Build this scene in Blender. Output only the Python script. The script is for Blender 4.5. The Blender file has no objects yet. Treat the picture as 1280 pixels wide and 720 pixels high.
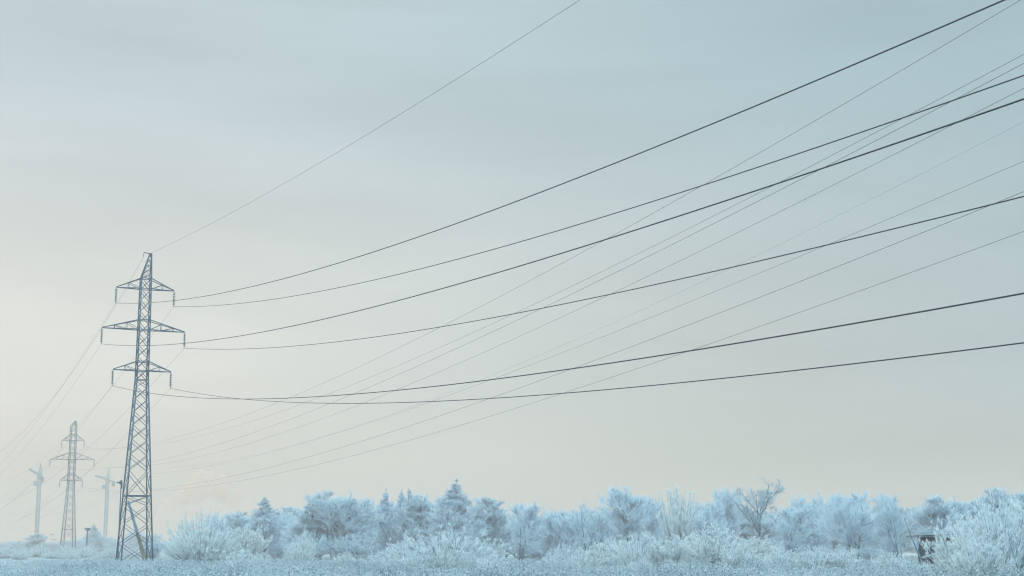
import bpy, math, random
import numpy as np

# ------------------------------------------------------------------ camera, sky, sun, exposure
scene = bpy.context.scene
C = scene.collection
F_PX, HORIZON, EYE = 1900.0, 687.0, 2.0          # focal length and horizon row of the 1280x720 photograph, eye height in metres
PITCH = math.atan((HORIZON - 360) / F_PX)
CP, SP = math.cos(PITCH), math.sin(PITCH)
cam_data = bpy.data.cameras.new("camera")
cam = bpy.data.objects.new("camera", cam_data)
C.objects.link(cam)
cam.location = (0, 0, EYE)
cam.rotation_euler = (math.pi / 2 + PITCH, 0, 0)
cam_data.sensor_width = 36.0
cam_data.lens = F_PX / 1280 * 36.0
cam_data.clip_start = 0.5
cam_data.clip_end = 20000
scene.camera = cam

SUN_EL, SUN_AZ = math.radians(9), math.radians(-62)   # low winter sun, out of frame to the left, behind thin cloud


def srgb(r, g, b):
    f = lambda c: c / 12.92 if c <= 0.04045 else ((c + 0.055) / 1.055) ** 2.4
    return (f(r / 255), f(g / 255), f(b / 255), 1.0)


world = bpy.data.worlds.new("World")
scene.world = world
world.use_nodes = True
wt = world.node_tree
wt.nodes.clear()


def wn(kind, **kw):
    n = wt.nodes.new(kind)
    for k, v in kw.items():
        setattr(n, k, v)
    return n


w_out = wn("ShaderNodeOutputWorld")
w_bg = wn("ShaderNodeBackground")
w_bg.inputs["Strength"].default_value = 0.1
sky = wn("ShaderNodeTexSky", sky_type="NISHITA", sun_disc=False, sun_elevation=SUN_EL, sun_rotation=SUN_AZ,
         air_density=1.0, dust_density=3.0, ozone_density=3.0)
tc = wn("ShaderNodeTexCoord")
nrm = wn("ShaderNodeVectorMath", operation="NORMALIZE")
wt.links.new(tc.outputs["Generated"], nrm.inputs[0])
sep = wn("ShaderNodeSeparateXYZ")
wt.links.new(nrm.outputs[0], sep.inputs[0])
# veil of high cloud: brightest and warmest low down on the hidden sun's side, bluer away from it and higher up
def ramp(stops, src):
    r = wn("ShaderNodeValToRGB")
    e = r.color_ramp.elements
    while len(e) < len(stops):
        e.new(0.5)
    for el, (p, c) in zip(e, stops):
        el.position, el.color = p, c
    wt.links.new(src, r.inputs[0])
    return r


flat = wn("ShaderNodeVectorMath", operation="MULTIPLY")
flat.inputs[1].default_value = (1, 1, 0)
wt.links.new(nrm.outputs[0], flat.inputs[0])
flatn = wn("ShaderNodeVectorMath", operation="NORMALIZE")
wt.links.new(flat.outputs[0], flatn.inputs[0])
gaz = math.radians(-21)
dot = wn("ShaderNodeVectorMath", operation="DOT_PRODUCT")
dot.inputs[1].default_value = (math.sin(gaz), math.cos(gaz), 0)
wt.links.new(flatn.outputs[0], dot.inputs[0])
ang = wn("ShaderNodeMath", operation="ARCCOSINE")
wt.links.new(dot.outputs["Value"], ang.inputs[0])
angn = wn("ShaderNodeMath", operation="DIVIDE")
angn.inputs[1].default_value = math.pi
wt.links.new(ang.outputs[0], angn.inputs[0])
AZ = [0.0, 0.055, 0.117, 0.17, 0.222, 0.45, 1.0]
LOW = [(228, 223, 211), (222, 219, 208), (209, 211, 203), (189, 195, 188), (172, 185, 182), (168, 188, 192), (168, 189, 196)]
MID = [(236, 235, 228), (229, 230, 224), (211, 218, 216), (194, 206, 206), (181, 199, 203), (170, 192, 201), (168, 190, 201)]
TOP = [(197, 212, 218), (195, 212, 218), (187, 208, 214), (175, 200, 209), (166, 193, 203), (160, 188, 200), (160, 188, 200)]
r_low, r_mid, r_top = (ramp([(p, srgb(*c)) for p, c in zip(AZ, cols)], angn.outputs[0]) for cols in (LOW, MID, TOP))


def sky_mix(a, b, z0, z1):
    m = wn("ShaderNodeMapRange", interpolation_type="SMOOTHSTEP")
    m.inputs["From Min"].default_value = math.sin(math.radians(z0))
    m.inputs["From Max"].default_value = math.sin(math.radians(z1))
    wt.links.new(sep.outputs["Z"], m.inputs["Value"])
    x = wn("ShaderNodeMix", data_type="RGBA")
    wt.links.new(m.outputs[0], x.inputs["Factor"])
    wt.links.new(a, x.inputs[6])
    wt.links.new(b, x.inputs[7])
    return x.outputs[2]


veil = sky_mix(sky_mix(r_low.outputs[0], r_mid.outputs[0], 1.5, 7.5), r_top.outputs[0], 7.0, 19.0)
# soft cloud streaks
mp = wn("ShaderNodeMapping")
mp.inputs["Scale"].default_value = (2.2, 2.2, 13.0)
mp.inputs["Rotation"].default_value = (0.05, 0.1, 0)
wt.links.new(nrm.outputs[0], mp.inputs[0])
cl = wn("ShaderNodeTexNoise")
cl.inputs["Scale"].default_value = 1.6
cl.inputs["Detail"].default_value = 5
cl.inputs["Roughness"].default_value = 0.5
wt.links.new(mp.outputs[0], cl.inputs["Vector"])
clr = wn("ShaderNodeMapRange")
clr.inputs["From Min"].default_value = 0.3
clr.inputs["From Max"].default_value = 0.7
clr.inputs["To Min"].default_value = 0.93
clr.inputs["To Max"].default_value = 1.065
wt.links.new(cl.outputs["Fac"], clr.inputs["Value"])
vm = wn("ShaderNodeVectorMath", operation="SCALE")
wt.links.new(veil, vm.inputs[0])
wt.links.new(clr.outputs[0], vm.inputs["Scale"])
# sky overhead, out of view, raised brighter and bluer to light the frost
zen = ramp([(0.0, (1, 1, 1, 1)), (0.40, (1, 1, 1, 1)), (0.65, (2.85, 2.97, 2.97, 1)), (1.0, (3.1, 3.18, 3.15, 1))], sep.outputs["Z"])
vz = wn("ShaderNodeVectorMath", operation="MULTIPLY")
wt.links.new(vm.outputs[0], vz.inputs[0])
wt.links.new(zen.outputs[0], vz.inputs[1])
# unseen sky behind the camera, brightened to light the fronts of the trees
rear = ramp([(0.0, (1, 1, 1, 1)), (0.25, (1, 1, 1, 1)), (0.45, (1.3, 1.33, 1.31, 1)), (1.0, (1.50, 1.53, 1.50, 1))], angn.outputs[0])
vr = wn("ShaderNodeVectorMath", operation="MULTIPLY")
wt.links.new(vz.outputs[0], vr.inputs[0])
wt.links.new(rear.outputs[0], vr.inputs[1])
v10 = wn("ShaderNodeVectorMath", operation="SCALE")
v10.inputs["Scale"].default_value = 10.0
wt.links.new(vr.outputs[0], v10.inputs[0])
mixs = wn("ShaderNodeMix", data_type="RGBA")
mixs.inputs["Factor"].default_value = 0.93
wt.links.new(sky.outputs[0], mixs.inputs[6])
wt.links.new(v10.outputs[0], mixs.inputs[7])
wt.links.new(mixs.outputs[2], w_bg.inputs["Color"])
wt.links.new(w_bg.outputs[0], w_out.inputs["Surface"])

sun_data = bpy.data.lights.new("sun", "SUN")
sun_data.energy = 1.0
sun_data.angle = math.radians(18)
sun_data.color = (1.0, 0.93, 0.84)
sun = bpy.data.objects.new("sun", sun_data)
C.objects.link(sun)
sun.rotation_euler = (math.pi / 2 - SUN_EL, 0, math.pi - SUN_AZ)

scene.view_settings.view_transform = "Standard"
scene.view_settings.look = "None"
scene.view_settings.exposure = 0.0
scene.view_settings.gamma = 1.0
scene.view_settings.use_curve_mapping = False
scene.render.engine = "CYCLES"
cy = scene.cycles
cy.volume_bounces = 3
cy.max_bounces = 14
cy.diffuse_bounces = 12
cy.filter_width = 1.2
cy.use_denoising = True
cy.denoiser = "OPENIMAGEDENOISE"

# ------------------------------------------------------------------ helpers
rng = np.random.default_rng(7)


def make_mesh(name, V, T, mat):
    """One mesh from vertex and triangle arrays."""
    V = np.ascontiguousarray(V, dtype=np.float32)
    T = np.ascontiguousarray(T, dtype=np.int32)
    me = bpy.data.meshes.new(name)
    me.vertices.add(len(V))
    me.vertices.foreach_set("co", V.ravel())
    me.loops.add(T.size)
    me.loops.foreach_set("vertex_index", T.ravel())
    me.polygons.add(len(T))
    me.polygons.foreach_set("loop_start", np.arange(0, T.size, 3, dtype=np.int32))
    me.update(calc_edges=True)
    me.materials.append(mat)
    return me


def link(name, data, parent=None, loc=(0, 0, 0)):
    o = bpy.data.objects.new(name, data)
    C.objects.link(o)
    o.location = loc
    if parent:
        o.parent = parent
    return o


def tag(o, label, cat, group=None):
    o["label"], o["category"] = label, cat
    if group:
        o["group"] = group
    return o


def thing(name, label, cat, loc, rz=0.0, group=None):
    o = link(name, None, None, loc)
    o.rotation_euler = (0, 0, rz)
    return tag(o, label, cat, group)


class MB:
    """Collects shapes for one mesh."""

    def __init__(self):
        self.v, self.t, self.n = [], [], 0

    def add(self, V, T):
        self.v.append(np.asarray(V, float))
        self.t.append(np.asarray(T, int) + self.n)
        self.n += len(V)

    def bar(self, p, q, w, w2=None):
        """Square bar (or flat strap when w2 is given) from p to q."""
        p, q = np.asarray(p, float), np.asarray(q, float)
        d = q - p
        d = d / np.linalg.norm(d)
        a = np.cross(d, (0, 0, 1.0)) if abs(d[2]) < 0.95 else np.cross(d, (1.0, 0, 0))
        a /= np.linalg.norm(a)
        b = np.cross(d, a)
        h, k = w / 2, (w2 or w) / 2
        o = [a * h + b * k, -a * h + b * k, -a * h - b * k, a * h - b * k]
        self.add([p + x for x in o] + [q + x for x in o],
                 [(0, 1, 5), (0, 5, 4), (1, 2, 6), (1, 6, 5), (2, 3, 7), (2, 7, 6), (3, 0, 4), (3, 4, 7),
                  (0, 2, 1), (0, 3, 2), (4, 5, 6), (4, 6, 7)])

    def box(self, lo, hi):
        x0, y0, z0 = lo
        x1, y1, z1 = hi
        self.add([(x0, y0, z0), (x1, y0, z0), (x1, y1, z0), (x0, y1, z0), (x0, y0, z1), (x1, y0, z1), (x1, y1, z1), (x0, y1, z1)],
                 [(0, 2, 1), (0, 3, 2), (4, 5, 6), (4, 6, 7), (0, 1, 5), (0, 5, 4), (1, 2, 6), (1, 6, 5), (2, 3, 7), (2, 7, 6),
                  (3, 0, 4), (3, 4, 7)])

    def lathe(self, prof, base, n=10):
        """Solid of revolution round a vertical axis: prof = [(radius, height)...]."""
        base = np.asarray(base, float)
        V, T = [], []
        for r, z in prof:
            for k in range(n):
                a = 2 * math.pi * k / n
                V.append(base + (r * math.cos(a), r * math.sin(a), z))
        for i in range(len(prof) - 1):
            for k in range(n):
                a, b, c, d = i * n + k, i * n + (k + 1) % n, (i + 1) * n + (k + 1) % n, (i + 1) * n + k
                T += [(a, b, c), (a, c, d)]
        self.add(V, T)

    def build(self, name, mat, parent=None, loc=(0, 0, 0)):
        return link(name, make_mesh(name, np.concatenate(self.v), np.concatenate(self.t), mat), parent, loc)


def tubes(pts, rad, sides=3, close_tip=False):
    """pts (n, s+1, 3), rad (n, s+1) -> vertices and triangles of n tapering tubes."""
    n, s1, _ = pts.shape
    d = np.empty_like(pts)
    d[:, :-1] = pts[:, 1:] - pts[:, :-1]
    d[:, -1] = d[:, -2]
    d /= np.linalg.norm(d, axis=2, keepdims=True) + 1e-9
    ref = np.where(np.abs(d[..., 2:3]) > 0.9, np.array([1.0, 0, 0]), np.array([0, 0, 1.0]))
    a = np.cross(d, ref)
    a /= np.linalg.norm(a, axis=2, keepdims=True) + 1e-9
    b = np.cross(d, a)
    th = np.arange(sides) * 2 * math.pi / sides
    ring = (a[:, :, None] * np.cos(th)[None, None, :, None] + b[:, :, None] * np.sin(th)[None, None, :, None])
    V = pts[:, :, None] + ring * rad[:, :, None, None]
    idx = np.arange(n * s1 * sides).reshape(n, s1, sides)
    nx = np.roll(idx, -1, axis=2)
    A, B, Cc, D = idx[:, :-1], nx[:, :-1], nx[:, 1:], idx[:, 1:]
    T = np.concatenate([np.stack([A, B, Cc], -1).reshape(-1, 3), np.stack([A, Cc, D], -1).reshape(-1, 3)])
    return V.reshape(-1, 3), T


def spikes(p, q, r):
    """n thin three-sided cones from p (n,3) to q (n,3)."""
    n = len(p)
    d = q - p
    d /= np.linalg.norm(d, axis=1, keepdims=True) + 1e-9
    ref = np.where(np.abs(d[:, 2:3]) > 0.9, np.array([1.0, 0, 0]), np.array([0, 0, 1.0]))
    a = np.cross(d, ref)
    a /= np.linalg.norm(a, axis=1, keepdims=True) + 1e-9
    b = np.cross(d, a)
    r = np.broadcast_to(np.asarray(r, float).reshape(-1, 1), (n, 1))
    V = np.stack([p + a * r, p + (-0.5 * a + 0.866 * b) * r, p + (-0.5 * a - 0.866 * b) * r, q], 1).reshape(-1, 3)
    i = np.arange(n)[:, None] * 4
    T = np.concatenate([i + np.array([[0, 1, 3]]), i + np.array([[1, 2, 3]]), i + np.array([[2, 0, 3]])])
    return V, T


def merge(parts):
    vs, ts, n = [], [], 0
    for V, T in parts:
        vs.append(V)
        ts.append(T + n)
        n += len(V)
    return np.concatenate(vs), np.concatenate(ts)


def x_at(px, Y, z=0.0):
    """World x of photo column px at distance Y and height z."""
    return (px - 640) / F_PX * (Y * CP + (z - EYE) * SP)


def z_at(py, Y):
    """World height of photo row py at distance Y."""
    b = (360 - py) / F_PX
    return EYE + Y * (SP + b * CP) / (CP - b * SP)


# ------------------------------------------------------------------ materials
def material(name, col, col2=None, rough=0.85, scale=3.0, lo=0.4, hi=0.6, spec=0.3, detail=4.0, up=0.0, up_col=None):
    """Noise between two colours; with up > 0 the upward faces carry frost of up_col."""
    m = bpy.data.materials.new(name)
    m.use_nodes = True
    nt = m.node_tree
    b = nt.nodes["Principled BSDF"]
    b.inputs["Roughness"].default_value = rough
    b.inputs["Specular IOR Level"].default_value = spec
    g = nt.nodes.new("ShaderNodeTexCoord")
    no = nt.nodes.new("ShaderNodeTexNoise")
    no.inputs["Scale"].default_value = scale
    no.inputs["Detail"].default_value = detail
    nt.links.new(g.outputs["Object"], no.inputs["Vector"])
    r = nt.nodes.new("ShaderNodeValToRGB")
    e = r.color_ramp.elements
    e[0].position, e[1].position = lo, hi
    e[0].color = (*col, 1)
    e[1].color = (*(col2 or col), 1)
    nt.links.new(no.outputs["Fac"], r.inputs[0])
    out = r.outputs[0]
    if up:
        ge = nt.nodes.new("ShaderNodeNewGeometry")
        s = nt.nodes.new("ShaderNodeSeparateXYZ")
        nt.links.new(ge.outputs["Normal"], s.inputs[0])
        mr = nt.nodes.new("ShaderNodeMapRange")
        mr.inputs["From Min"].default_value = -0.2
        mr.inputs["From Max"].default_value = 0.6
        mr.inputs["To Max"].default_value = up
        nt.links.new(s.outputs["Z"], mr.inputs["Value"])
        mx = nt.nodes.new("ShaderNodeMix")
        mx.data_type = "RGBA"
        nt.links.new(mr.outputs[0], mx.inputs["Factor"])
        nt.links.new(out, mx.inputs[6])
        mx.inputs[7].default_value = (*up_col, 1)
        out = mx.outputs[2]
    nt.links.new(out, b.inputs["Base Color"])
    return m


FROST = (0.74, 0.83, 0.90)
M_steel = material("galvanised_steel", (0.004, 0.07, 0.125), (0.016, 0.125, 0.20), 0.55, 1.5, up=0.07, up_col=(0.45, 0.6, 0.7))
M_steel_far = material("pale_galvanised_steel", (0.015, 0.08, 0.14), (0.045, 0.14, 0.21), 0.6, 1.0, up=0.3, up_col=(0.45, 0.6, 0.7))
M_glass = material("insulator_glass", (0.07, 0.14, 0.18), (0.12, 0.2, 0.24), 0.3, 4.0, spec=0.5)
M_wire = material("aluminium_wire", (0.008, 0.022, 0.035), (0.018, 0.036, 0.05), 0.6, 0.5)
M_thinwire = material("frosted_wire", (0.16, 0.26, 0.32), (0.24, 0.34, 0.40), 0.7, 0.4)
M_twig = material("frosted_twigs", (0.56, 0.71, 0.83), FROST, 0.95, 0.9, 0.36, 0.62, 0.1)  # uneven frost; darker tone tinted with the blue of shaded hollows
M_twig_dim = material("thinly_frosted_twigs", (0.34, 0.47, 0.56), (0.62, 0.75, 0.83), 0.95, 0.8, 0.36, 0.64, 0.1)
M_shrub = material("front_lit_frosted_stems", (0.80, 0.85, 0.88), (0.88, 0.92, 0.94), 0.95, 1.4, 0.36, 0.62, 0.1)  # paler than the tree frost: brighter light in front, put into the colour
M_bark = material("dark_bark", (0.03, 0.095, 0.16), (0.13, 0.23, 0.32), 0.95, 3.0, 0.4, 0.7, 0.1, up=0.35, up_col=FROST)  # bark blued so the shade inside the crowns reads blue
M_stem = material("frosted_stems", (0.16, 0.27, 0.35), (0.45, 0.60, 0.68), 0.95, 1.6, 0.38, 0.62, 0.1)
M_concrete = material("concrete", (0.26, 0.27, 0.27), (0.36, 0.37, 0.37), 0.9, 3.0)
M_crane = material("hazed_crane_paint", (0.30, 0.38, 0.42), (0.40, 0.48, 0.52), 0.6, 0.6)  # paled so the cranes fade; part of the haze is in the colour
M_plank = material("weathered_dark_planks", (0.010, 0.035, 0.065), (0.028, 0.065, 0.105), 0.9, 2.5)
M_snow = material("snow", (0.36, 0.42, 0.46), (0.46, 0.52, 0.56), 0.9, 1.2, 0.35, 0.65, 0.2)
M_pole = material("bleached_wood", (0.20, 0.17, 0.14), (0.30, 0.25, 0.20), 0.9, 1.5)
M_polefrost = material("frosted_wood", (0.16, 0.26, 0.34), (0.30, 0.42, 0.50), 0.9, 1.5)
M_weed = material("frosted_weeds", (0.38, 0.45, 0.50), (0.64, 0.70, 0.73), 0.95, 0.35, 0.35, 0.65, 0.1)
M_drystem = material("thinly_frosted_dry_stems", (0.10, 0.16, 0.20), (0.32, 0.41, 0.46), 0.95, 0.5, 0.35, 0.65, 0.1)
M_head = material("dead_seed_heads", (0.10, 0.16, 0.20), (0.28, 0.38, 0.44), 0.95, 1.0, 0.35, 0.65, 0.1, up=0.4, up_col=FROST)

# ------------------------------------------------------------------ ground: one sheet to the horizon
gx = np.concatenate([-np.geomspace(6000, 140, 22), np.linspace(-120, 120, 97), np.geomspace(140, 6000, 22)])
gy = np.concatenate([np.linspace(-200, 30, 12), np.linspace(34, 330, 119), np.geomspace(350, 9000, 26)])
XX, YY = np.meshgrid(gx, gy)


def ground_z(x, y):
    f = 1 / (1 + np.maximum(0, (np.hypot(x, y) - 320) / 120) ** 2)
    return f * (0.10 * np.sin(x * 0.21 + 1.3) * np.sin(y * 0.17) + 0.07 * np.sin(x * 0.53 + y * 0.31) + 0.06 * np.sin(y * 0.47 - x * 0.11))


GV = np.stack([XX, YY, ground_z(XX, YY)], -1).reshape(-1, 3)
nx_, ny_ = len(gx), len(gy)
gi = np.arange(nx_ * ny_).reshape(ny_, nx_)
GT = np.concatenate([np.stack([gi[:-1, :-1], gi[:-1, 1:], gi[1:, 1:]], -1).reshape(-1, 3),
                     np.stack([gi[:-1, :-1], gi[1:, 1:], gi[1:, :-1]], -1).reshape(-1, 3)])
ground = link("ground", make_mesh("ground", GV, GT, M_snow))
ground["kind"] = "structure"

# ------------------------------------------------------------------ haze: the cold air between camera and the far things
HAZE_DENSITY = 0.00088
hm = MB()
hm.box((-1500, -260, -1.5), (1500, 1500, 58))
M_haze = bpy.data.materials.new("haze")
M_haze.use_nodes = True
hn = M_haze.node_tree
hn.nodes.clear()
ho = hn.nodes.new("ShaderNodeOutputMaterial")
hv = hn.nodes.new("ShaderNodeVolumePrincipled")
hv.inputs["Color"].default_value = (0.895, 0.69, 0.60, 1)
hv.inputs["Density"].default_value = HAZE_DENSITY
hv.inputs["Anisotropy"].default_value = 0.0
hn.links.new(hv.outputs[0], ho.inputs["Volume"])
haze = hm.build("haze", M_haze)
haze["kind"] = "stuff"


# ------------------------------------------------------------------ pylons
def pylon(label, loc, rz, base, waist_z, waist, top_z, top, arms, drop, peak, col, legw, bracew, panels):
    """Square lattice tower; base / waist / top are half widths; arms = (half span, height, truss depth)."""
    t = thing("lattice_pylon", label, "pylon", loc, rz, "power pylons")

    def hw(z):
        return base + (waist - base) * z / waist_z if z < waist_z else waist + (top - waist) * (z - waist_z) / (top_z - waist_z)

    cs = [(-1, -1), (1, -1), (1, 1), (-1, 1)]

    def corner(k, z):
        return np.array([cs[k][0] * hw(z), cs[k][1] * hw(z), z])

    for k in range(4):
        m = MB()
        m.bar(corner(k, -0.2), corner(k, waist_z), legw)
        m.bar(corner(k, waist_z), corner(k, top_z), legw * 0.85)
        m.build("leg", col, t)
        f = MB()
        b = corner(k, 0)
        f.box((b[0] - 0.35, b[1] - 0.35, -0.4), (b[0] + 0.35, b[1] + 0.35, 0.25))
        f.build("footing", M_concrete, t)
    # bracing of each face: crossed diagonals in shrinking panels
    lv = [0.0]
    while lv[-1] < waist_z - 0.5 * panels[1]:
        u = lv[-1] / waist_z
        lv.append(lv[-1] + panels[0] * (1 - u) + panels[1] * u)
    lv[-1] = waist_z
    brace_z = 9.06 * waist_z / 24.6
    kb = min(range(1, len(lv) - 1), key=lambda i: abs(lv[i] - brace_z))
    lv[kb] = brace_z
    n_up = max(3, round((top_z - waist_z) / panels[2]))
    lv += [waist_z + (top_z - waist_z) * (i + 1) / n_up for i in range(n_up)]
    for k in range(4):
        m = MB()
        j = (k + 1) % 4
        for z0, z1 in zip(lv[:-1], lv[1:]):
            m.bar(corner(k, z0), corner(j, z1), bracew)
            m.bar(corner(j, z0), corner(k, z1), bracew * 0.88)
        for z in [brace_z, waist_z] + [q for a in arms for q in (a[1], a[1] + a[2])]:
            m.bar(corner(k, z), corner(j, z), bracew * (1.9 if z < waist_z - 2 else 1.3))
        m.build("bracing", col, t)
    for L, z, h in arms:
        for s in (-1, 1):
            m = MB()
            tip = np.array([s * L, 0, z])
            nj = 3 if L > 5 else 2
            for y in (-1, 1):
                lo = np.array([s * hw(z), y * hw(z), z + 0.02])
                up = np.array([s * hw(z + h), y * hw(z + h), z + h])
                m.bar(lo, tip, legw * 0.62)
                m.bar(up, tip + (0, 0, 0.05), legw * 0.62)
                for i in range(1, nj):
                    u = i / nj
                    a, b = lo + (tip - lo) * u, up + (tip - up) * u
                    m.bar(a, b, bracew * 0.8)
                    m.bar(lo + (tip - lo) * (u - 1 / nj), b, bracew * 0.8)
            for i in range(nj):
                u, v = i / nj, (i + 1) / nj
                a = np.array([s * hw(z), -hw(z), z + 0.02])
                b = np.array([s * hw(z), hw(z), z + 0.02])
                m.bar(a + (tip - a) * u, b + (tip - b) * v if v < 1 else tip, bracew * 0.7)
                m.bar(a + (tip - a) * u, b + (tip - b) * u, bracew * 0.7)
            m.build("cross_arm", col, t)
            # string of glass discs hanging from the arm's tip
            q = MB()
            nd = 8
            st = drop - 0.32
            prof = [(0.02, 0.0), (0.02, -0.16)]
            for i in range(nd):
                z0 = -0.16 - st * i / nd
                dz = st / nd
                prof += [(0.045, z0), (0.185, z0 - dz * 0.40), (0.185, z0 - dz * 0.6), (0.04, z0 - dz * 0.7)]
            prof += [(0.03, -0.16 - st), (0.03, -drop)]
            q.lathe(prof[::-1], tip, 8)
            q.bar(tip + (0, -0.2, -drop), tip + (0, 0.2, -drop), 0.07)
            q.build("insulator", M_glass, t)
    # earth-wire peak: right-hand legs run straight up, left-hand legs lean over to them
    m = MB()
    px, pz, horn = peak
    for y in (-1, 1):
        r0 = np.array([top, y * top, top_z])
        l0 = np.array([-top, y * top, top_z])
        r1 = np.array([px + 0.12, y * 0.14, pz])
        l1 = np.array([px - 0.12, y * 0.14, pz])
        m.bar(r0, r1, legw * 0.8)
        m.bar(l0, l1, legw * 0.7)
        prev = None
        for i in range(5):
            u, v = i / 5, (i + 1) / 5
            m.bar(r0 + (r1 - r0) * u, l0 + (l1 - l0) * v, bracew * 0.8)
            m.bar(l0 + (l1 - l0) * u, r0 + (r1 - r0) * v, bracew * 0.8)
    for i in range(4):
        u = i / 4
        for a, b in (((top, top), (px + 0.12, 0.14)), ((-top, top), (px - 0.12, 0.14))):
            xa = a[0] + (b[0] - a[0]) * u
            ya = a[1] + (b[1] - a[1]) * u
            m.bar((xa, -ya, top_z + (pz - top_z) * u), (xa, ya, top_z + (pz - top_z) * u), bracew * 0.8)
    m.bar((px + 0.15, 0, pz), (px - horn, 0, pz + 0.08), legw * 0.6)
    m.bar((px - horn, 0, pz + 0.05), (px - horn, 0, pz - 0.55), 0.07)
    m.build("peak", col, t)
    return t


T1 = (-50.151, 205.0)
A1 = 0.4126
pylon("tall steel lattice pylon with three tiers of cross arms, the large near one", (*T1, 0), A1, 2.07, 24.64, 0.76, 38.56, 0.66,
      [(3.918, 37.115, 1.45), (5.568, 31.475, 1.35), (3.893, 25.887, 1.25)], 2.19, (0.52, 42.1, 0.95),
      M_steel, 0.165, 0.075, (2.75, 1.5, 1.5))
T2 = (-131.922, 458.0)
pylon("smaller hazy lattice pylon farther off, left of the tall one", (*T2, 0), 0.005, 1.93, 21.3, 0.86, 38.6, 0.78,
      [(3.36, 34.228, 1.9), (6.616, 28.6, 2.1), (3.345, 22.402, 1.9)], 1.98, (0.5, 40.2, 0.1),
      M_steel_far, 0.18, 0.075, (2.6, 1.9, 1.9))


# ------------------------------------------------------------------ wires (parabolic spans)
def span(P, yaw, S, dz, sag, lat, t0, t1, n=90):
    t = np.linspace(t0, t1, n)[:, None]
    d = np.array([math.sin(yaw), -math.cos(yaw)])
    nr = np.array([d[1], -d[0]])
    xy = np.asarray(P[:2]) + t * S * d + t * lat * nr
    z = P[2] + t * dz - 4 * sag * t * (1 - t)
    return np.concatenate([xy, z], 1)


def wire(label, runs, r, mat, group):
    parts = []
    for p, q in zip(runs, r if isinstance(r, tuple) else (r, r)):
        parts.append(tubes(p[None], np.full((1, len(p)), q), 6))
    V, T = merge(parts)
    o = link("power_line", make_mesh("power_line", V, T, mat))
    tag(o, label, "wire", group)


def ins(tw, al, L, z, drop, s):
    return (tw[0] + s * L * math.cos(al), tw[1] + s * L * math.sin(al), z - drop)


ARM1 = [(3.918, 37.115, 2.163), (5.568, 31.475, 2.2), (3.893, 25.887, 2.203)]
AR = [0.419, 197.685, -14.582, 3.418, -0.429, -0.925, 0.428, -0.196, -0.61, 0.183, -0.471, 0.61, 0.03, -0.314, 0.771, -0.261,
      0.482, 0.319, -0.151, 0.913, -0.148, -0.24]
ALF = [3.538, 292.025, -12.289, 4.525, 1.587, 0.781, -0.566, 0.646, 0.204, 0.434, 0.32, 2.492, -0.038, -1.846, -0.266, 0.323,
       -0.516, -1.325, -0.036, -0.186, -1.878, -0.11]
TIER = ["upper", "middle", "lower"]
k = 0
for i, (L, z, dr) in enumerate(ARM1):
    for s in (-1, 1):
        P = ins(T1, A1, L, z, dr, s)
        e = AR[4 + 3 * k:7 + 3 * k]
        g = ALF[4 + 3 * k:7 + 3 * k]
        right = span(P, AR[0], AR[1], AR[2] + e[1], AR[3] + e[2], e[0], 0, 1.35)
        left = span(P, ALF[0], ALF[1], ALF[2] + g[1], ALF[3] + g[2], g[0], 0, 1.0)
        wire("dark power line hung from the %s %s arm of the tall pylon" % ("left" if s < 0 else "right", TIER[i]),
             [right, left], (0.030, 0.013), M_wire, "conductors of the near line")
        k += 1
pk = np.array([T1[0] + (0.52 - 0.1) * math.cos(A1), T1[1] + 0.42 * math.sin(A1), 42.12])
pk2 = np.array([T1[0] + (0.52 - 0.95) * math.cos(A1), T1[1] - 0.43 * math.sin(A1), 41.6])
wire("thin earth wire running from the tip of the tall pylon",
     [span(pk, 0.443, 200.78, -9.46 + 3.48, 2.69 - 0.29, 0, 0, 1.3), span(pk2, 3.70, 148.15, -20.04, 12.6, 0, 0, 1.0)],
     0.014, M_wire, None)
ARM2 = [(3.36, 34.228, 1.913), (6.616, 28.6, 2.027), (3.345, 22.402, 2.014)]
BR = [0.419, 410.606, 3.43, 8.226, -1.887, 0.025, 1.408, -0.871, -0.421, 0.503, -0.665, -0.725, 0.062, 3.583, 2.503, -0.18,
      -0.055, -0.771, -0.804, -0.107, -0.611, -0.99]
k = 0
for i, (L, z, dr) in enumerate(ARM2):
    for s in (-1, 1):
        P = ins(T2, 0.005, L, z, dr, s)
        e = BR[4 + 3 * k:7 + 3 * k]
        right = span(P, BR[0], BR[1], BR[2] + e[1], BR[3] + e[2], e[0], 0, 1.15, 120)
        left = span(P, BR[0] + math.pi, 330, -6, 7, 0, 0, 1.0)
        wire("thin power line hung from the %s %s arm of the smaller hazy pylon" % ("left" if s < 0 else "right", TIER[i]),
             [right, left], 0.015, M_wire, "conductors of the farther line")
        k += 1
for P, lat, ddz, ds, lab in (((-93.99, 400, 22.84), -9.551, 5.664, 1.73, "pale frosted cable between the middle and lower thin power lines"),
                             ((-93.94, 400, 21.59), 9.625, -5.664, -1.73, "dark thin cable between the middle and lower thin power lines")):
    right = span(P, 0.429, 327.88, 11.34 + ddz, 5.845 + ds, lat, 0, 1.2, 120)
    left = span(P, 0.429 + math.pi, 300, -1, 7, -lat, 0, 1.0)
    wire(lab, [right, left], 0.013, M_thinwire if lat < 0 else M_wire, "pair of extra cables")


# ------------------------------------------------------------------ trees and shrubs
def unit(v):
    return v / (np.linalg.norm(v, axis=-1, keepdims=True) + 1e-9)


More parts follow.
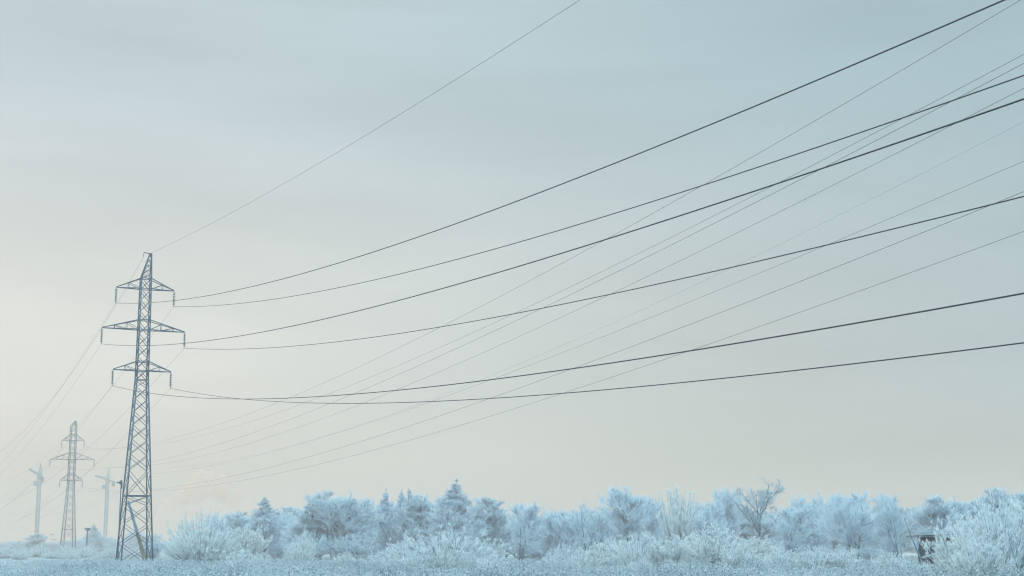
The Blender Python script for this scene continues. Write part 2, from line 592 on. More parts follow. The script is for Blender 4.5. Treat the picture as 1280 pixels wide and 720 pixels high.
def grow(P, D, Ln, r0, seg, up, wob, taper=0.35):
    """n bent polylines from P along D; `up` lifts (or droops) them as they go."""
    n = len(P)
    pts = [P]
    d = D.copy()
    for i in range(seg):
        d = unit(d + np.array([0, 0, up]) / seg + rng.normal(0, wob, (n, 3)))
        pts.append(pts[-1] + d * (Ln / seg)[:, None])
    pts = np.stack(pts, 1)
    rad = r0[:, None] * np.linspace(1, taper, seg + 1)[None]
    return pts, rad


def offshoots(pts, per, t0, t1, ang, spread):
    """Start points, directions and parameters of side shoots on the given polylines."""
    n, s1, _ = pts.shape
    t = rng.uniform(t0, t1, (n, per))
    f = t * (s1 - 1)
    i = np.minimum(f.astype(int), s1 - 2)
    u = (f - i)[..., None]
    row = np.arange(n)[:, None]
    P = pts[row, i] * (1 - u) + pts[row, i + 1] * u
    tg = unit(pts[row, i + 1] - pts[row, i])
    rnd = unit(np.cross(tg, rng.normal(size=tg.shape)))
    a = rng.normal(ang, spread, (n, per, 1))
    D = tg * np.cos(a) + rnd * np.sin(a)
    return P.reshape(-1, 3), unit(D.reshape(-1, 3)), t.reshape(-1), np.repeat(np.arange(n), per)


def tree_mesh(name, kind, twig_mat, dens=1.0):
    """Returns (trunk mesh, crown mesh, height, half width); about 10 m tall before scaling."""
    H = 10.0
    z3 = lambda n: np.zeros((n, 3))
    if kind == "spire":
        st, sr = grow(z3(1), np.array([[0.02, 0, 1.0]]), np.array([H]), np.array([0.13]), 8, 0, 0.02, 0.12)
        n1 = int(150 * dens)
        P, D, t, _ = offshoots(st, n1, 0.06, 0.985, 0.95, 0.15)
        L1 = (0.05 + 3.0 * (1 - t) ** 0.95 * np.minimum(1, 0.35 + t / 0.25)) * rng.uniform(0.78, 1.12, n1)
        l1, r1 = grow(P, D, L1, 0.018 + 0.012 * L1, 4, 0.55, 0.10)
        cfg = (6, 4, 5)
        a2, up2, ln2 = 0.6, 0.45, 0.5
    elif kind == "birch":
        st, sr = grow(z3(2), unit(np.array([[0.10, 0, 1.0], [-0.12, 0.05, 1.0]])), np.array([H, H * 0.86]), np.array([0.14, 0.11]), 8, 0.1, 0.035, 0.12)
        n1 = int(48 * dens)
        P, D, t, _ = offshoots(st, n1, 0.07, 0.98, 0.75, 0.18)
        L1 = (0.3 + 2.8 * np.sin(np.clip((t + 0.10) / 1.1, 0, 1) ** 0.85 * math.pi) ** 0.8) * rng.uniform(0.6, 1.15, len(t))
        l1, r1 = grow(P, D, L1, 0.018 + 0.014 * L1, 4, 0.55, 0.12)
        cfg = (8, 5, 6)
        a2, up2, ln2 = 0.5, 0.5, 0.6
    elif kind == "wiry":                                      # one trunk, wide airy boughs
        tr0, rr0 = grow(z3(1), np.array([[0.03, 0, 1.0]]), np.array([H * 0.75]), np.array([0.15]), 7, 0, 0.03, 0.3)
        P, D, t, _ = offshoots(tr0, 15, 0.38, 1.0, 0.8, 0.2)
        bo, br = grow(P, D, H * rng.uniform(0.32, 0.52, 15), np.full(15, 0.075), 7, 0.35, 0.07, 0.3)
        st, sr = np.concatenate([tr0, bo]), np.concatenate([rr0, br])
        P, D, t, _ = offshoots(bo, 9, 0.2, 1.0, 0.6, 0.2)
        L1 = rng.uniform(0.7, 1.9, len(t)) * (1.1 - 0.5 * t)
        l1, r1 = grow(P, D, L1, 0.02 + 0.012 * L1, 4, 0.3, 0.14)
        cfg = (5, 3, 2)
        a2, up2, ln2 = 0.6, 0.15, 0.55
    elif kind in ("round", "bare"):
        ns = 5 if kind == "round" else 7
        az = rng.uniform(0, 2 * math.pi, ns)
        tilt = rng.uniform(0.12, 0.5 if kind == "round" else 0.68, ns)
        D0 = np.stack([np.sin(tilt) * np.cos(az), np.sin(tilt) * np.sin(az), np.cos(tilt)], 1)
        st, sr = grow(z3(ns) + rng.normal(0, 0.1, (ns, 3)) * (1, 1, 0), D0, H * rng.uniform(0.72, 0.95, ns), rng.uniform(0.10, 0.16, ns), 7, 0.15, 0.07, 0.18)
        n1 = int((20 if kind == "round" else 12) * dens)
        P, D, t, _ = offshoots(st, n1, 0.08 if kind == 'round' else 0.2, 0.97, 0.8, 0.22)
        L1 = (0.7 + 2.3 * np.sin(np.clip(t, 0, 1) * math.pi) ** 0.7) * rng.uniform(0.6, 1.2, len(t))
        l1, r1 = grow(P, D, L1, 0.02 + 0.016 * L1, 4, 0.35, 0.16)
        cfg = (8, 5, 6) if kind == "round" else (7, 4, 2)
        a2, up2, ln2 = 0.55, 0.4, 0.6
    else:                                                     # shrub / brush / near: many stems from the ground
        ns = {"shrub": 170, "brush": 60, "near": 90}[kind]
        az = rng.uniform(0, 2 * math.pi, ns)
        mx = {"shrub": 1.35, "brush": 0.55, "near": 0.75}[kind]
        tilt = mx * rng.uniform(0, 1, ns) ** 0.55
        D0 = np.stack([np.sin(tilt) * np.cos(az), np.sin(tilt) * np.sin(az), np.cos(tilt)], 1)
        Ls = H * rng.uniform(0.70, 1.0, ns) ** 0.7 * (1 - 0.12 * tilt)
        base = np.stack([np.cos(az), np.sin(az), 0 * az], 1) * (tilt * rng.uniform(0.5, 2.0, ns))[:, None]
        st, sr = grow(base, D0, Ls, rng.uniform(0.05, 0.09, ns) * (0.8 if kind == "near" else 1), 6, 0.25, 0.06, 0.25)
        n1 = int({"shrub": 6, "brush": 10, "near": 12}[kind] * dens)
        P, D, t, _ = offshoots(st, n1, 0.18, 0.98, 0.7 if kind == 'shrub' else 0.5, 0.15)
        L1 = (0.5 + 1.9 * (1 - t)) * rng.uniform(0.5, 1.2, len(t))
        l1, r1 = grow(P, D, L1, 0.016 + 0.012 * L1, 3, 0.35, 0.10)
        cfg = (5, 3, 4) if kind != "near" else (5, 4, 3)
        a2, up2, ln2 = 0.4, 0.45, 0.55
    # finer shoots and twigs
    P, D, t, par = offshoots(l1, cfg[0], 0.15, 1.0, a2, 0.2)
    L2 = np.repeat(L1, cfg[0]) * ln2 * (1.15 - 0.6 * t) * rng.uniform(0.6, 1.2, len(t))
    l2, r2 = grow(P, D, L2, 0.012 + 0.010 * L2, 2, up2, 0.14)
    P, D, t, par = offshoots(l2, cfg[1], 0.1, 1.0, a2, 0.25)
    S2 = np.clip(np.repeat(L1, cfg[0]) / 1.6, 0.12, 1)
    L3 = np.repeat(L2, cfg[1]) * 0.6 * rng.uniform(0.5, 1.2, len(t)) + 0.14 * np.repeat(S2, cfg[1])
    q3 = P + unit(D + (0, 0, up2)) * L3[:, None]
    w3 = spikes(P, q3, 0.020 + 0.008 * L3)
    l3 = np.stack([P, q3], 1)
    P, D, t, par = offshoots(l3, cfg[2], 0.1, 1.0, 0.45, 0.2)
    L4 = rng.uniform(0.2, 0.6, len(t)) * np.repeat(S2, cfg[1] * cfg[2])
    w4 = spikes(P, P + unit(D + (0, 0, 0.4 * up2)) * L4[:, None], np.full(len(t), 0.018))
    tv, tt = merge([tubes(st, sr, 5)] + ([] if kind in ("spire",) else [tubes(l1[: len(l1) // 3], r1[: len(l1) // 3], 3)]))
    rest = l1 if kind == "spire" else l1[len(l1) // 3:]
    rr = r1 if kind == "spire" else r1[len(l1) // 3:]
    cv, ct = merge([tubes(rest, rr, 3), tubes(l2, r2, 3), w3, w4])
    h = np.percentile(cv[:, 2], 99.7)
    hwid = np.percentile(np.hypot(cv[:, 0], cv[:, 1]), 90)
    return make_mesh(name + "_trunk", tv, tt, M_stem if kind in ("shrub", "brush", "near") else M_bark), make_mesh(name + "_crown", cv, ct, twig_mat), h, hwid


PROTO = {}
for kind, n, mat, dens in (("spire", 3, M_twig, 1.0), ("birch", 4, M_twig, 1.0), ("round", 4, M_twig, 1.0), ("bare", 2, M_twig_dim, 0.9), ("wiry", 1, M_twig_dim, 1.0),
                           ("shrub", 3, M_shrub, 1.0), ("brush", 3, M_shrub, 1.0), ("near", 3, M_shrub, 1.0), ("under", 3, M_twig, 1.0)):  # undergrowth takes the darker twig colour as painted deep shade
    PROTO[kind] = [tree_mesh(kind, "brush" if kind == "under" else kind, mat, dens) for _ in range(n)]
NAMES = {"spire": ("frosted_tree", "tree"), "birch": ("frosted_tree", "tree"), "round": ("frosted_tree", "tree"), "bare": ("bare_tree", "tree"), "wiry": ("bare_tree", "tree"),
         "shrub": ("frosted_bush", "bush"), "brush": ("frosted_bush", "bush"), "near": ("frosted_bush", "bush"), "under": ("frosted_bush", "bush")}
count = {}
pr = random.Random(5)


def plant(kind, px, top, half, Y, label, group=None, lean=0.0):
    """A tree whose crown tops out at photo row `top`, `half` photo pixels wide to each side, at distance Y."""
    i = count.get(kind, 0)
    count[kind] = i + 1
    tm, cm, h, hwid = PROTO[kind][i % len(PROTO[kind])]
    hgt = z_at(top, Y)
    wid = half * Y / F_PX * {'birch': 1.25, 'round': 1.25, 'spire': 1.1}.get(kind, 1.0)
    x = x_at(px, Y, hgt * 0.6)
    nm, cat = NAMES[kind]
    t = thing(nm, label, cat, (x, Y, float(ground_z(np.array(x), np.array(Y))) - 0.05), pr.uniform(0, 6.28), group)
    t.rotation_euler[1] = lean
    t.scale = (wid / hwid, wid / hwid, hgt / h)
    link("stem" if cat == "bush" else "trunk", tm, t)
    link("crown", cm, t)
    return t


# --- trees one can tell apart, from left to right
plant("shrub", 253, 640, 50, 190, "large dome-shaped frosted bush right beside the foot of the tall pylon")
plant("brush", 308, 655, 28, 225, "faint upright bush filling the gap right of the large dome-shaped bush")
plant("spire", 331, 622, 19, 262, "slim pointed frosted tree, the first one right of the dome-shaped bush")
plant("spire", 349, 634, 11, 268, "short narrow tree pressed against the right side of the first slim pointed tree")
plant("spire", 385, 620, 24, 252, "broad pointed frosted tree second in the row from the tall pylon")
plant("spire", 401, 629, 14, 256, "small pointed tree leaning on the right flank of the broad pointed one")
plant("shrub", 376, 663, 18, 215, "low rounded bush in front of the broad pointed tree")
plant("birch", 430, 615, 27, 250, "bushy frosted birch with a full rounded head right of the pointed trees")
plant("birch", 454, 626, 18, 258, "smaller birch behind the shoulder of the full rounded birch")
plant("spire", 485, 611, 13, 262, "leftmost of three spindly spires standing side by side")
plant("spire", 497, 612, 11, 266, "middle of three spindly spires standing side by side")
plant("spire", 511, 611, 13, 260, "rightmost of three spindly spires standing side by side")
plant("birch", 536, 618, 20, 262, "thin twiggy birch between the three spires and the tallest cone-shaped tree")
plant("brush", 950, 668, 26, 205, "dim frosted bush hiding the foot of the bare wiry tree")
plant("spire", 570, 599, 27, 240, "tallest cone-shaped frosted tree in the middle of the row")
plant("birch", 611, 622, 19, 246, "narrow frosted birch just right of the tallest cone-shaped tree")
plant("round", 650, 631, 23, 228, "round-headed tree with a deep blue shadowed foot beside a gap of sky")
plant("round", 692, 639, 20, 245, "small round frosted tree just right of the gap of sky")
plant("birch", 716, 640, 14, 238, "slim frosted tree between the gap of sky and the dark forked tree")
plant("bare", 736, 628, 27, 182, "open-branched tree with a dark forked trunk showing near its foot")
plant("birch", 786, 609, 20, 232, "tall ragged birch with a flat tufted top, right of the dark forked tree")
plant("birch", 812, 620, 17, 240, "slender birch close behind the ragged flat-topped one")
plant("brush", 848, 610, 22, 225, "tall stand of straight upright stems like a broom above the pale bushes")
plant("round", 884, 626, 24, 248, "rounded hazy tree between the broom of stems and the bare wiry tree")
plant("round", 916, 612, 20, 262, "round frosted tree directly left of the bare wiry tree")
plant("wiry", 946, 598, 36, 232, "tall bare wiry tree whose dark branches stand out against the sky")
plant("round", 985, 634, 26, 220, "wide shaggy tree under the right branches of the bare wiry tree")
plant("round", 1025, 618, 23, 225, "tree with a small round top right of the bare wiry tree")
plant("round", 1068, 615, 30, 200, "largest rounded blue-grey tree on the right, its slanting limbs showing")
plant("round", 1110, 617, 19, 212, "rounded tree between the largest blue-grey one and the wooden hut")
plant("bare", 1124, 634, 20, 188, "low open-branched tree just left of the wooden hut")
plant("birch", 1166, 621, 19, 190, "thin twiggy birch rising straight behind the wooden hut")
plant("birch", 1193, 620, 17, 196, "upright birch behind the left edge of the big near thicket")
plant("birch", 1220, 627, 18, 200, "birch showing over the middle of the big near thicket")
plant("birch", 1247, 611, 20, 186, "tallest birch over the big near thicket by the right edge")
plant("birch", 1275, 618, 20, 188, "rightmost birch, cut by the right edge of the photo")
plant("round", 1312, 612, 24, 190, "frosted tree just beyond the right edge of the photo")

# --- bushes in front of them
plant("shrub", 556, 657, 74, 130, "widest pale frosted bush spreading low in front of the middle trees")
plant("shrub", 510, 672, 34, 126, "small pale bush at the left foot of the widest bush")
plant("brush", 608, 674, 24, 134, "pale bush at the right foot of the widest bush")
plant("brush", 893, 654, 32, 130, "pale cone-shaped bush standing alone before the bare wiry tree")
plant("shrub", 800, 665, 46, 138, "broad low pale bush under the ragged flat-topped birch")
plant("brush", 842, 668, 30, 136, "low pale bush between the broad low one and the cone-shaped one")
plant("brush", 758, 672, 30, 142, "low pale bush at the foot of the dark forked tree")
plant("shrub", 712, 678, 30, 140, "low pale bush below the gap of sky")
plant("brush", 435, 689, 16, 140, "wispy upright bush below the full rounded birch")
plant("brush", 474, 690, 12, 138, "short wispy bush left of the widest bush")
plant("brush", 1045, 687, 26, 118, "small wispy bush below the largest blue-grey tree")
plant("brush", 985, 684, 30, 122, "small wispy bush right of the cone-shaped bush")
plant("shrub", 322, 690, 18, 165, "low pale bush below the first slim pointed tree")

# --- big near thicket by the right edge
plant("near", 1206, 650, 42, 74, "left half-hidden bush of the big near thicket, beside the hut")
plant("near", 1245, 626, 46, 70, "tallest pale bush in the big near thicket by the right edge")
plant("near", 1290, 620, 44, 72, "pale bush of the near thicket cut off by the right edge")
plant("near", 1222, 672, 36, 62, "low front bush of the big near thicket")
plant("near", 1340, 630, 44, 76, "pale bush of the near thicket beyond the right edge of the photo")

# --- the hazy row behind, all alike
GB = "hazy trees in the back row"
for i in range(52):
    px = 290 + i * 20 + pr.uniform(-7, 7)
    kind = pr.choice(["birch", "birch", "round"])
    plant(kind, px, pr.uniform(628, 646) + (16 if 650 < px < 695 else 0) + (12 if px < 320 else 0), pr.uniform(18, 26), pr.uniform(285, 345), "faint frosted tree in the hazy back row behind the nearer trees", GB)
# --- far wood on the left
plant("spire", 119, 655, 11, 560, "pointed faint tree standing above the far wood between the two pylons")
GF = "far wood on the left"
for i in range(20):
    px = -50 + i * 12.5 + pr.uniform(-4, 4)
    plant(pr.choice(["birch", "round"]), px, pr.uniform(663, 676) if px > 90 else pr.uniform(666, 678), pr.uniform(9, 15), pr.uniform(560, 680), "faint blue tree in the far wood behind the pylons", GF)
GH = "hazy bushes at the left"
for i in range(22):
    px = -40 + i * 11 + pr.uniform(-5, 5)
    plant("shrub", px, pr.uniform(677, 689), pr.uniform(10, 20), pr.uniform(300, 460), "pale hazy bush on the snow field left of or behind the tall pylon", GH)

GU = "undergrowth at the feet of the trees"
for i in range(46):
    px = 196 + i * 25 + pr.uniform(-8, 8)
    if 1120 < px < 1180:
        continue
    plant("under", px, pr.uniform(664, 688), pr.uniform(14, 26), pr.uniform(225, 300), "dim frosted undergrowth bush between the trunks of the trees", GU)
GS = "small scattered bushes among the weeds"
for i in range(28):
    px = 300 + i * 32 + pr.uniform(-16, 16)
    if 1125 < px < 1175 or 310 < px < 490 or 628 < px < 690:
        continue
    plant(pr.choice(["brush", "brush", "shrub"]), px, pr.uniform(682, 699), pr.uniform(10, 22), pr.uniform(95, 140), "small wispy frosted bush standing in the weeds before the trees", GS)

# --- two bare dark saplings leaning over
def sapling(label, px0, py0, px1, py1, Y, r):
    a = np.array([x_at(px0, Y, 0), Y, 0.0])
    z1 = z_at(py1, Y)
    b = np.array([x_at(px1, Y, z1), Y + 0.3, z1])
    t = thing("bare_sapling", label, "tree", tuple(a))
    d = b - a
    main = np.array([d * u + (0.04 * math.sin(u * 7), 0, 0.12 * math.sin(u * 3)) for u in np.linspace(-0.02, 1, 8)])
    link("trunk", make_mesh("trunk", *tubes(main[None], np.linspace(r, r * 0.3, 8)[None], 6), M_bark), t)
    P, D, u, _ = offshoots(main[None], 14, 0.25, 1.0, 0.7, 0.2)
    p1, r1 = grow(P, D, np.linalg.norm(d) * rng.uniform(0.12, 0.3, 14), np.full(14, r * 0.35), 3, 0.5, 0.12)
    P2, D2, u, _ = offshoots(p1, 9, 0.1, 1.0, 0.6, 0.2)
    L = np.linalg.norm(d) * rng.uniform(0.03, 0.1, len(P2))
    link("branches", make_mesh("branches", *merge([tubes(p1, r1, 3), spikes(P2, P2 + D2 * L[:, None], r * 0.14)]), M_twig_dim), t)


sapling("bare dark sapling leaning left just before the wooden hut", 1156, 702, 1131, 648, 146, 0.09)
sapling("thin dark stem leaning left through the near thicket at the right edge", 1281, 715, 1262, 664, 64, 0.035)

# ------------------------------------------------------------------ weeds: nobody could count them
wy = 52 * np.exp(rng.uniform(0, math.log(420 / 52), 80000))
wx = wy * rng.uniform(-0.46, 0.46, len(wy))
clump = np.sin(wx * 0.31 + 2 * np.sin(wy * 0.13)) * np.sin(wy * 0.23 + 1.7 * np.sin(wx * 0.17)) + 0.5 * np.sin(wx * 0.9 + wy * 0.7)
left_open = np.clip((-wx / wy - 0.26) / 0.06, 0, 1)
keep = rng.uniform(size=len(wy)) < np.clip(0.70 + 0.35 * clump - 0.25 * left_open, 0.1, 1)
wx, wy, clump, left_open = wx[keep], wy[keep], clump[keep], left_open[keep]
wh = (0.55 + 0.26 * clump + rng.uniform(0, 0.6, len(wx)) ** 2 * 2.2) * (1 - 0.45 * left_open)
wh = np.clip(0.85 * wh * np.clip(1.15 - (wy - 60) / 400, 0.6, 1), 0.2, 1.35)
base = np.stack([wx, wy, ground_z(wx, wy) - 0.03], 1)
NS = 5
B = np.repeat(base, NS, 0) + rng.normal(0, 0.10, (len(base) * NS, 3)) * (1, 1, 0)
Hh = np.repeat(wh, NS) * rng.uniform(0.6, 1.05, len(B))
lean = rng.normal(0, 0.28, (len(B), 2))
Q = B + np.concatenate([lean * Hh[:, None], Hh[:, None]], 1)
u = rng.uniform(0.45, 0.95, (len(B), 3))
SP0 = (B[:, None] * (1 - u[..., None]) + Q[:, None] * u[..., None]).reshape(-1, 3)
SD = unit(rng.normal(size=SP0.shape) * (1, 1, 0.5) + (0, 0, 1.3)) * (np.repeat(Hh, 3) * rng.uniform(0.15, 0.4, len(SP0)))[:, None]
patch = np.sin(B[:, 0] * 0.43 + 1.5 * np.sin(B[:, 1] * 0.2)) * np.sin(B[:, 1] * 0.31 + B[:, 0] * 0.12) + rng.normal(0, 0.3, len(B)) > 0.38
dim3 = np.repeat(patch, 3)
for nm, mt, a, b in (("frosted_weeds", M_weed, ~patch, ~dim3), ("dried_weeds", M_drystem, patch, dim3)):
    V, T = merge([spikes(B[a], Q[a], 0.014), spikes(SP0[b], (SP0 + SD)[b], 0.012)])
    o = link(nm, make_mesh(nm, V, T, mt))
    o["kind"] = "stuff"
# seed heads and curled dead leaves: most frosted, some dark
def heads(name, HP, r0, r1, mat):
    r = rng.uniform(r0, r1, len(HP))[:, None]
    ax = [np.array(v, float) for v in ((1, 0, 0), (-1, 0, 0), (0, 1, 0), (0, -1, 0), (0, 0, 1.3), (0, 0, -1.3))]
    HV = np.stack([HP + r * (a + rng.normal(0, 0.3, HP.shape)) for a in ax], 1).reshape(-1, 3)
    i6 = np.arange(len(HP))[:, None] * 6
    HT = np.concatenate([i6 + np.array([f]) for f in ((0, 2, 4), (2, 1, 4), (1, 3, 4), (3, 0, 4), (2, 0, 5), (1, 2, 5), (3, 1, 5), (0, 3, 5))])
    o = link(name, make_mesh(name, HV, HT, mat))
    o["kind"] = "stuff"


tips = np.concatenate([Q, SP0 + SD])
pick = rng.uniform(size=len(tips))
heads("frosted_weeds", tips[pick < 0.10], 0.02, 0.06, M_weed)
heads("dried_weeds", tips[(pick > 0.10) & (pick < 0.16)], 0.012, 0.04, M_head)


# ------------------------------------------------------------------ tower cranes in the haze
def crane(label, px, hub_row, peak_row, jib_px, jib_row, Y, mast_half):
    zh, zp = z_at(hub_row, Y), z_at(peak_row, Y)
    x = x_at(px, Y, zh)
    t = thing("tower_crane", label, "crane", (x, Y, 0), 0, "tower cranes in the haze")
    m = MB()
    w = mast_half
    n = int(zh / (w * 2.2))
    for a in (-1, 1):
        for b in (-1, 1):
            m.bar((a * w, b * w, 0), (a * w, b * w, zh), 0.24)
    for i in range(n):
        z0, z1 = zh * i / n, zh * (i + 1) / n
        for c, d in (((-w, -w), (w, -w)), ((w, -w), (w, w)), ((w, w), (-w, w)), ((-w, w), (-w, -w))):
            m.bar((*c, z0), (*d, z1), 0.13)
            m.bar((*d, z0), (*c, z1), 0.12)
            m.bar((*c, z1), (*d, z1), 0.12)
    m.build("mast", M_crane, t)
    # jib reaches towards the camera and a little to the left
    yb = (zh - EYE)
    depth = Y
    for _ in range(30):
        depth -= 3
        if z_at(jib_row, depth) < zh + 1.0:
            break
    e = np.array([x_at(jib_px, depth, zh) - x, depth - Y, 0.8])
    d = e / np.linalg.norm(e)
    s = np.array([-d[1], d[0], 0])
    j = MB()
    p0 = np.array([0, 0, zh + 0.9])
    jl = np.linalg.norm(e)
    for q, off in ((-0.5, 0.0), (0.5, 0.0)):
        j.bar(p0 + s * q, p0 + e + s * q, 0.22)
    j.bar(p0 + (0, 0, 1.0), p0 + e * 0.97 + (0, 0, 0.7), 0.2)
    nn = 22
    for i in range(nn):
        a, b = p0 + e * i / nn, p0 + e * (i + 0.5) / nn + (0, 0, 0.9)
        for q in (-0.5, 0.5):
            j.bar(a + s * q, b, 0.11)
            j.bar(b, p0 + e * (i + 1) / nn + s * q, 0.11)
    j.build("jib", M_crane, t)
    c = MB()
    for q in (-0.8, 0.8):
        c.bar(p0 + s * q, p0 - d * 15 + s * q, 0.34)
    for i in range(6):
        c.bar(p0 - d * 2.5 * i + s * 0.8, p0 - d * 2.5 * (i + 1) - s * 0.8, 0.2)
    c.build("counter_jib", M_crane, t)
    k = MB()
    k.bar(p0 - d * 13 + (0, 0, -2.6), p0 - d * 13 + (0, 0, 0.2), 2.2, 1.4)
    k.build("counterweight", M_concrete, t)
    pm = MB()
    tip = np.array([0.3, 0, zp])
    for a in (-0.9, 0.9):
        for b in (-0.9, 0.9):
            pm.bar((a, b, zh), tip, 0.28)
    for u in (0.3, 0.55, 0.78):
        h = 0.9 * (1 - u)
        z = zh + (zp - zh) * u
        for (a0, b0), (a1, b1) in (((-h, -h), (h, -h)), ((h, -h), (h, h)), ((h, h), (-h, h)), ((-h, h), (-h, -h))):
            pm.bar((a0 + 0.3 * u, b0, z), (a1 + 0.3 * u, b1, z), 0.18)
    pm.build("peak", M_crane, t)
    tb = MB()
    tb.bar(tip, p0 + e * 0.55 + (0, 0, 1.4), 0.1)
    tb.bar(tip, p0 - d * 13, 0.1)
    tb.build("tie_bar", M_crane, t)
    cb = MB()
    cb.box((-w - 2.1, -1.1, zh - 4.2), (-w - 0.1, 1.0, zh - 2.2))
    cb.box((-w - 2.0, -0.9, zh - 2.2), (-w - 0.3, 0.8, zh - 1.9))
    cb.bar((-w - 0.3, 0, zh - 2.0), (0, 0, zh - 0.3), 0.3)
    cb.build("cab", M_crane, t)


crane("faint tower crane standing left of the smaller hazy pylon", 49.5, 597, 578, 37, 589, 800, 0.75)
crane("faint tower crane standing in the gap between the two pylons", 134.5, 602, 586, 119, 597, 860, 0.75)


# ------------------------------------------------------------------ lamps, poles, hut
def lamp_post(label, px, top_row, Y, head, mat, disc=True, pole_r=0.09):
    z = z_at(top_row, Y)
    t = thing("street_lamp" if disc else "capped_pole", label, "lamp" if disc else "pole", (x_at(px, Y, z * 0.5), Y, 0))
    m = MB()
    m.lathe([(pole_r * 1.5, 0), (pole_r * 1.4, z * 0.1), (pole_r, z * 0.3), (pole_r * 0.8, z - 0.1)], (0, 0, -0.1), 8)
    m.build("pole", mat, t)
    h = MB()
    if disc:
        h.lathe([(0.05, z - 0.35), (head * 0.75, z - 0.25), (head, z - 0.12), (head * 0.8, z), (0.02, z + 0.1)], (0, 0, 0), 12)
    else:
        h.box((-head, -head * 0.7, z - 0.25), (head, head * 0.7, z + 0.15))
        h.box((-head * 0.7, -head * 0.5, z - 0.6), (head * 0.7, head * 0.5, z - 0.25))
    h.build("lamp_head" if disc else "cap", mat, t)


lamp_post("faint lamp with a flat round head, the taller of two left of the smaller pylon", 64, 667.5, 520, 0.75, M_crane, pole_r=0.05)
lamp_post("faint lamp with a flat round head, the shorter of two left of the smaller pylon", 67.5, 674, 500, 0.85, M_crane, pole_r=0.05)
lamp_post("dark pole with a flat square cap beside the far pointed tree", 108.7, 660.5, 430, 0.75, M_steel_far, False, 0.26)
# lamp whose head shows beside the tall pylon's left leg
zl = z_at(601, 232)
t = thing("street_lamp", "tall lamp with a boxy head behind the left legs of the tall pylon", "lamp", (x_at(151.5, 232, zl), 232, 0))
m = MB()
m.lathe([(0.13, 0), (0.10, zl * 0.4), (0.07, zl - 0.5)], (0, 0, -0.1), 8)
m.build("pole", M_steel, t)
m = MB()
m.box((-0.20, -0.2, zl - 0.55), (0.18, 0.2, zl + 0.05))
m.box((-0.62, -0.15, zl - 0.36), (-0.28, 0.15, zl - 0.16))
m.box((-0.02, -0.13, zl - 1.2), (0.2, 0.13, zl - 0.55))
m.build("lamp_head", M_steel, t)
# pole leaning inside the tall pylon: frosted above, bare below
Yp = 207.5
p0 = np.array([x_at(183, Yp, 0.6), Yp, 0.0])
p1 = np.array([x_at(160, Yp, 9), Yp + 0.2, z_at(626, Yp)])
t = thing("leaning_pole", "thick wooden pole leaning across the inside of the tall pylon's foot", "pole", tuple(p0))
d = p1 - p0
pts = np.array([d * u for u in np.linspace(-0.01, 0.5, 6)])
V, T = tubes(pts[None], np.linspace(0.30, 0.23, 6)[None], 10)
o = link("lower_shaft", make_mesh("lower_shaft", V, T, M_pole), t)
o["label"] = "bare tan lower half of the pole"
pts = np.array([d * u for u in np.linspace(0.5, 1.0, 6)])
V, T = tubes(pts[None], np.linspace(0.232, 0.15, 6)[None], 10)
o = link("upper_shaft", make_mesh("upper_shaft", V, T, M_polefrost), t)
o["label"] = "frosted blue-grey upper half of the pole"

# hut half hidden by the near thicket
Yh = 150.0
xh = x_at(1147, Yh, 3)
zr = z_at(666, Yh)
t = thing("wooden_hut", "dark plank hut with snow on its flat roof, half hidden by the near thicket", "hut", (xh, Yh, 0))
m = MB()
pw = 0.2
for i in range(19):
    x0 = 0.75 + i * pw
    m.box((x0, 0.05 + 0.02 * (i % 2), -0.1), (x0 + pw - 0.012, 0.10 + 0.02 * (i % 2), zr - 0.35))
for i in range(14):
    y0 = 0.1 + i * pw
    m.box((0.72 + 0.02 * (i % 2), y0, -0.1), (0.77 + 0.02 * (i % 2), y0 + pw - 0.012, zr - 0.35))
m.box((0.8, 0.13, -0.1), (4.5, 2.85, zr - 0.4))
m.build("wall", M_plank, t)
m = MB()
m.bar((-0.3, 1.4, zr - 0.30), (4.9, 1.4, zr - 0.12), 3.4, 0.10)
m.build("roof", M_plank, t)
m = MB()
m.bar((-0.32, 1.4, zr - 0.20), (4.9, 1.4, zr - 0.02), 3.46, 0.14)
m.build("snow_cap", M_snow, t)
m = MB()
m.bar((0.3, -0.45, z_at(697, Yh)), (1.85, -0.45, z_at(691, Yh)), 1.0, 0.12)
m.bar((0.74, -0.3, 0.9), (0.74, 0.12, 1.35), 0.08)
m.build("porch_roof", M_snow, t)
m = MB()
m.box((1.15, 0.0, 0.0), (1.75, 0.045, 2.4))
m.build("door", M_plank, t)

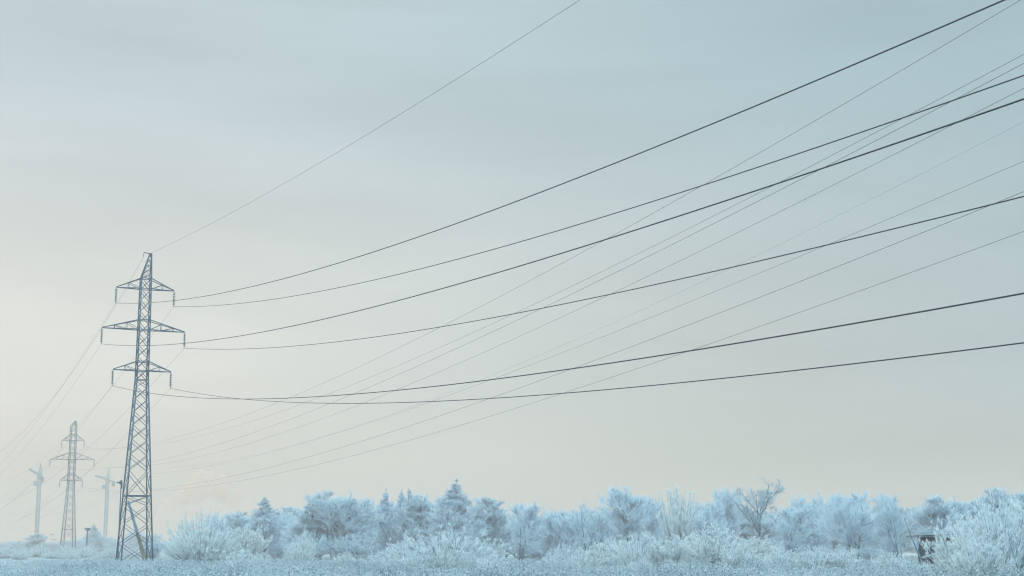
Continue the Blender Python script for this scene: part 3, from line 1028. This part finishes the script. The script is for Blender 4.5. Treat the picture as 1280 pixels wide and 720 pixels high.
# snow-topped low wall left of the tall pylon
Ys = 240.0
t = thing("low_wall", "long low dark wall capped with white snow, left of the tall pylon", "wall", (x_at(116, Ys, 0.5), Ys, 0))
zt = z_at(700.5, Ys)
m = MB()
m.box((-1.45, -0.2, -0.2), (1.45, 0.2, zt - 0.08))
m.build("wall_body", M_concrete, t)
m = MB()
for i in range(8):
    a = -1.5 + i * 0.375
    m.box((a, -0.28, zt - 0.078), (a + 0.372, 0.28, zt + 0.02 + 0.05 * math.sin(i * 1.7)))
m.build("snow_cap", M_snow, t)

# ------------------------------------------------------------------ pinkish smoke plume rising behind the bushes
sm = MB()
import bmesh
bm = bmesh.new()
bmesh.ops.create_icosphere(bm, subdivisions=3, radius=1.0)
bm.verts.ensure_lookup_table()
SV = np.array([v.co[:] for v in bm.verts])
SF = np.array([[v.index for v in f.verts] for f in bm.faces])
bm.free()
Ym = 520.0
for px, py, rpx in ((186, 662, 5), (190, 652, 6), (196, 644, 6), (204, 636, 7), (212, 630, 8), (222, 624, 9), (233, 617, 11), (243, 609, 12), (252, 600, 12), (262, 596, 9), (246, 620, 10),
                    (258, 610, 13), (270, 612, 12), (281, 618, 11), (293, 628, 8), (234, 626, 8), (300, 618, 9), (276, 600, 9)):
    R = rpx * Ym / F_PX
    z = z_at(py, Ym)
    c = np.array([x_at(px, Ym, z), Ym + pr.uniform(-3, 3), z])
    f = 1 + 0.22 * np.sin(SV[:, 0] * 4 + px) * np.sin(SV[:, 1] * 5 + py) + 0.18 * np.sin(SV[:, 2] * 6 + px * 0.7) * np.sin(SV[:, 0] * 7 + py)
    sm.add(c + SV * f[:, None] * R, SF)
M_smoke = bpy.data.materials.new("smoke")
M_smoke.use_nodes = True
sn = M_smoke.node_tree
sn.nodes.clear()
so = sn.nodes.new("ShaderNodeOutputMaterial")
sv = sn.nodes.new("ShaderNodeVolumePrincipled")
sv.inputs["Color"].default_value = (1.0, 0.74, 0.62, 1)  # pink of the sunlight on the plume, put into the scatter colour
sv.inputs["Density"].default_value = 0.18
sn.links.new(sv.outputs[0], so.inputs["Volume"])
o = sm.build("smoke", M_smoke)
o["kind"] = "stuff"
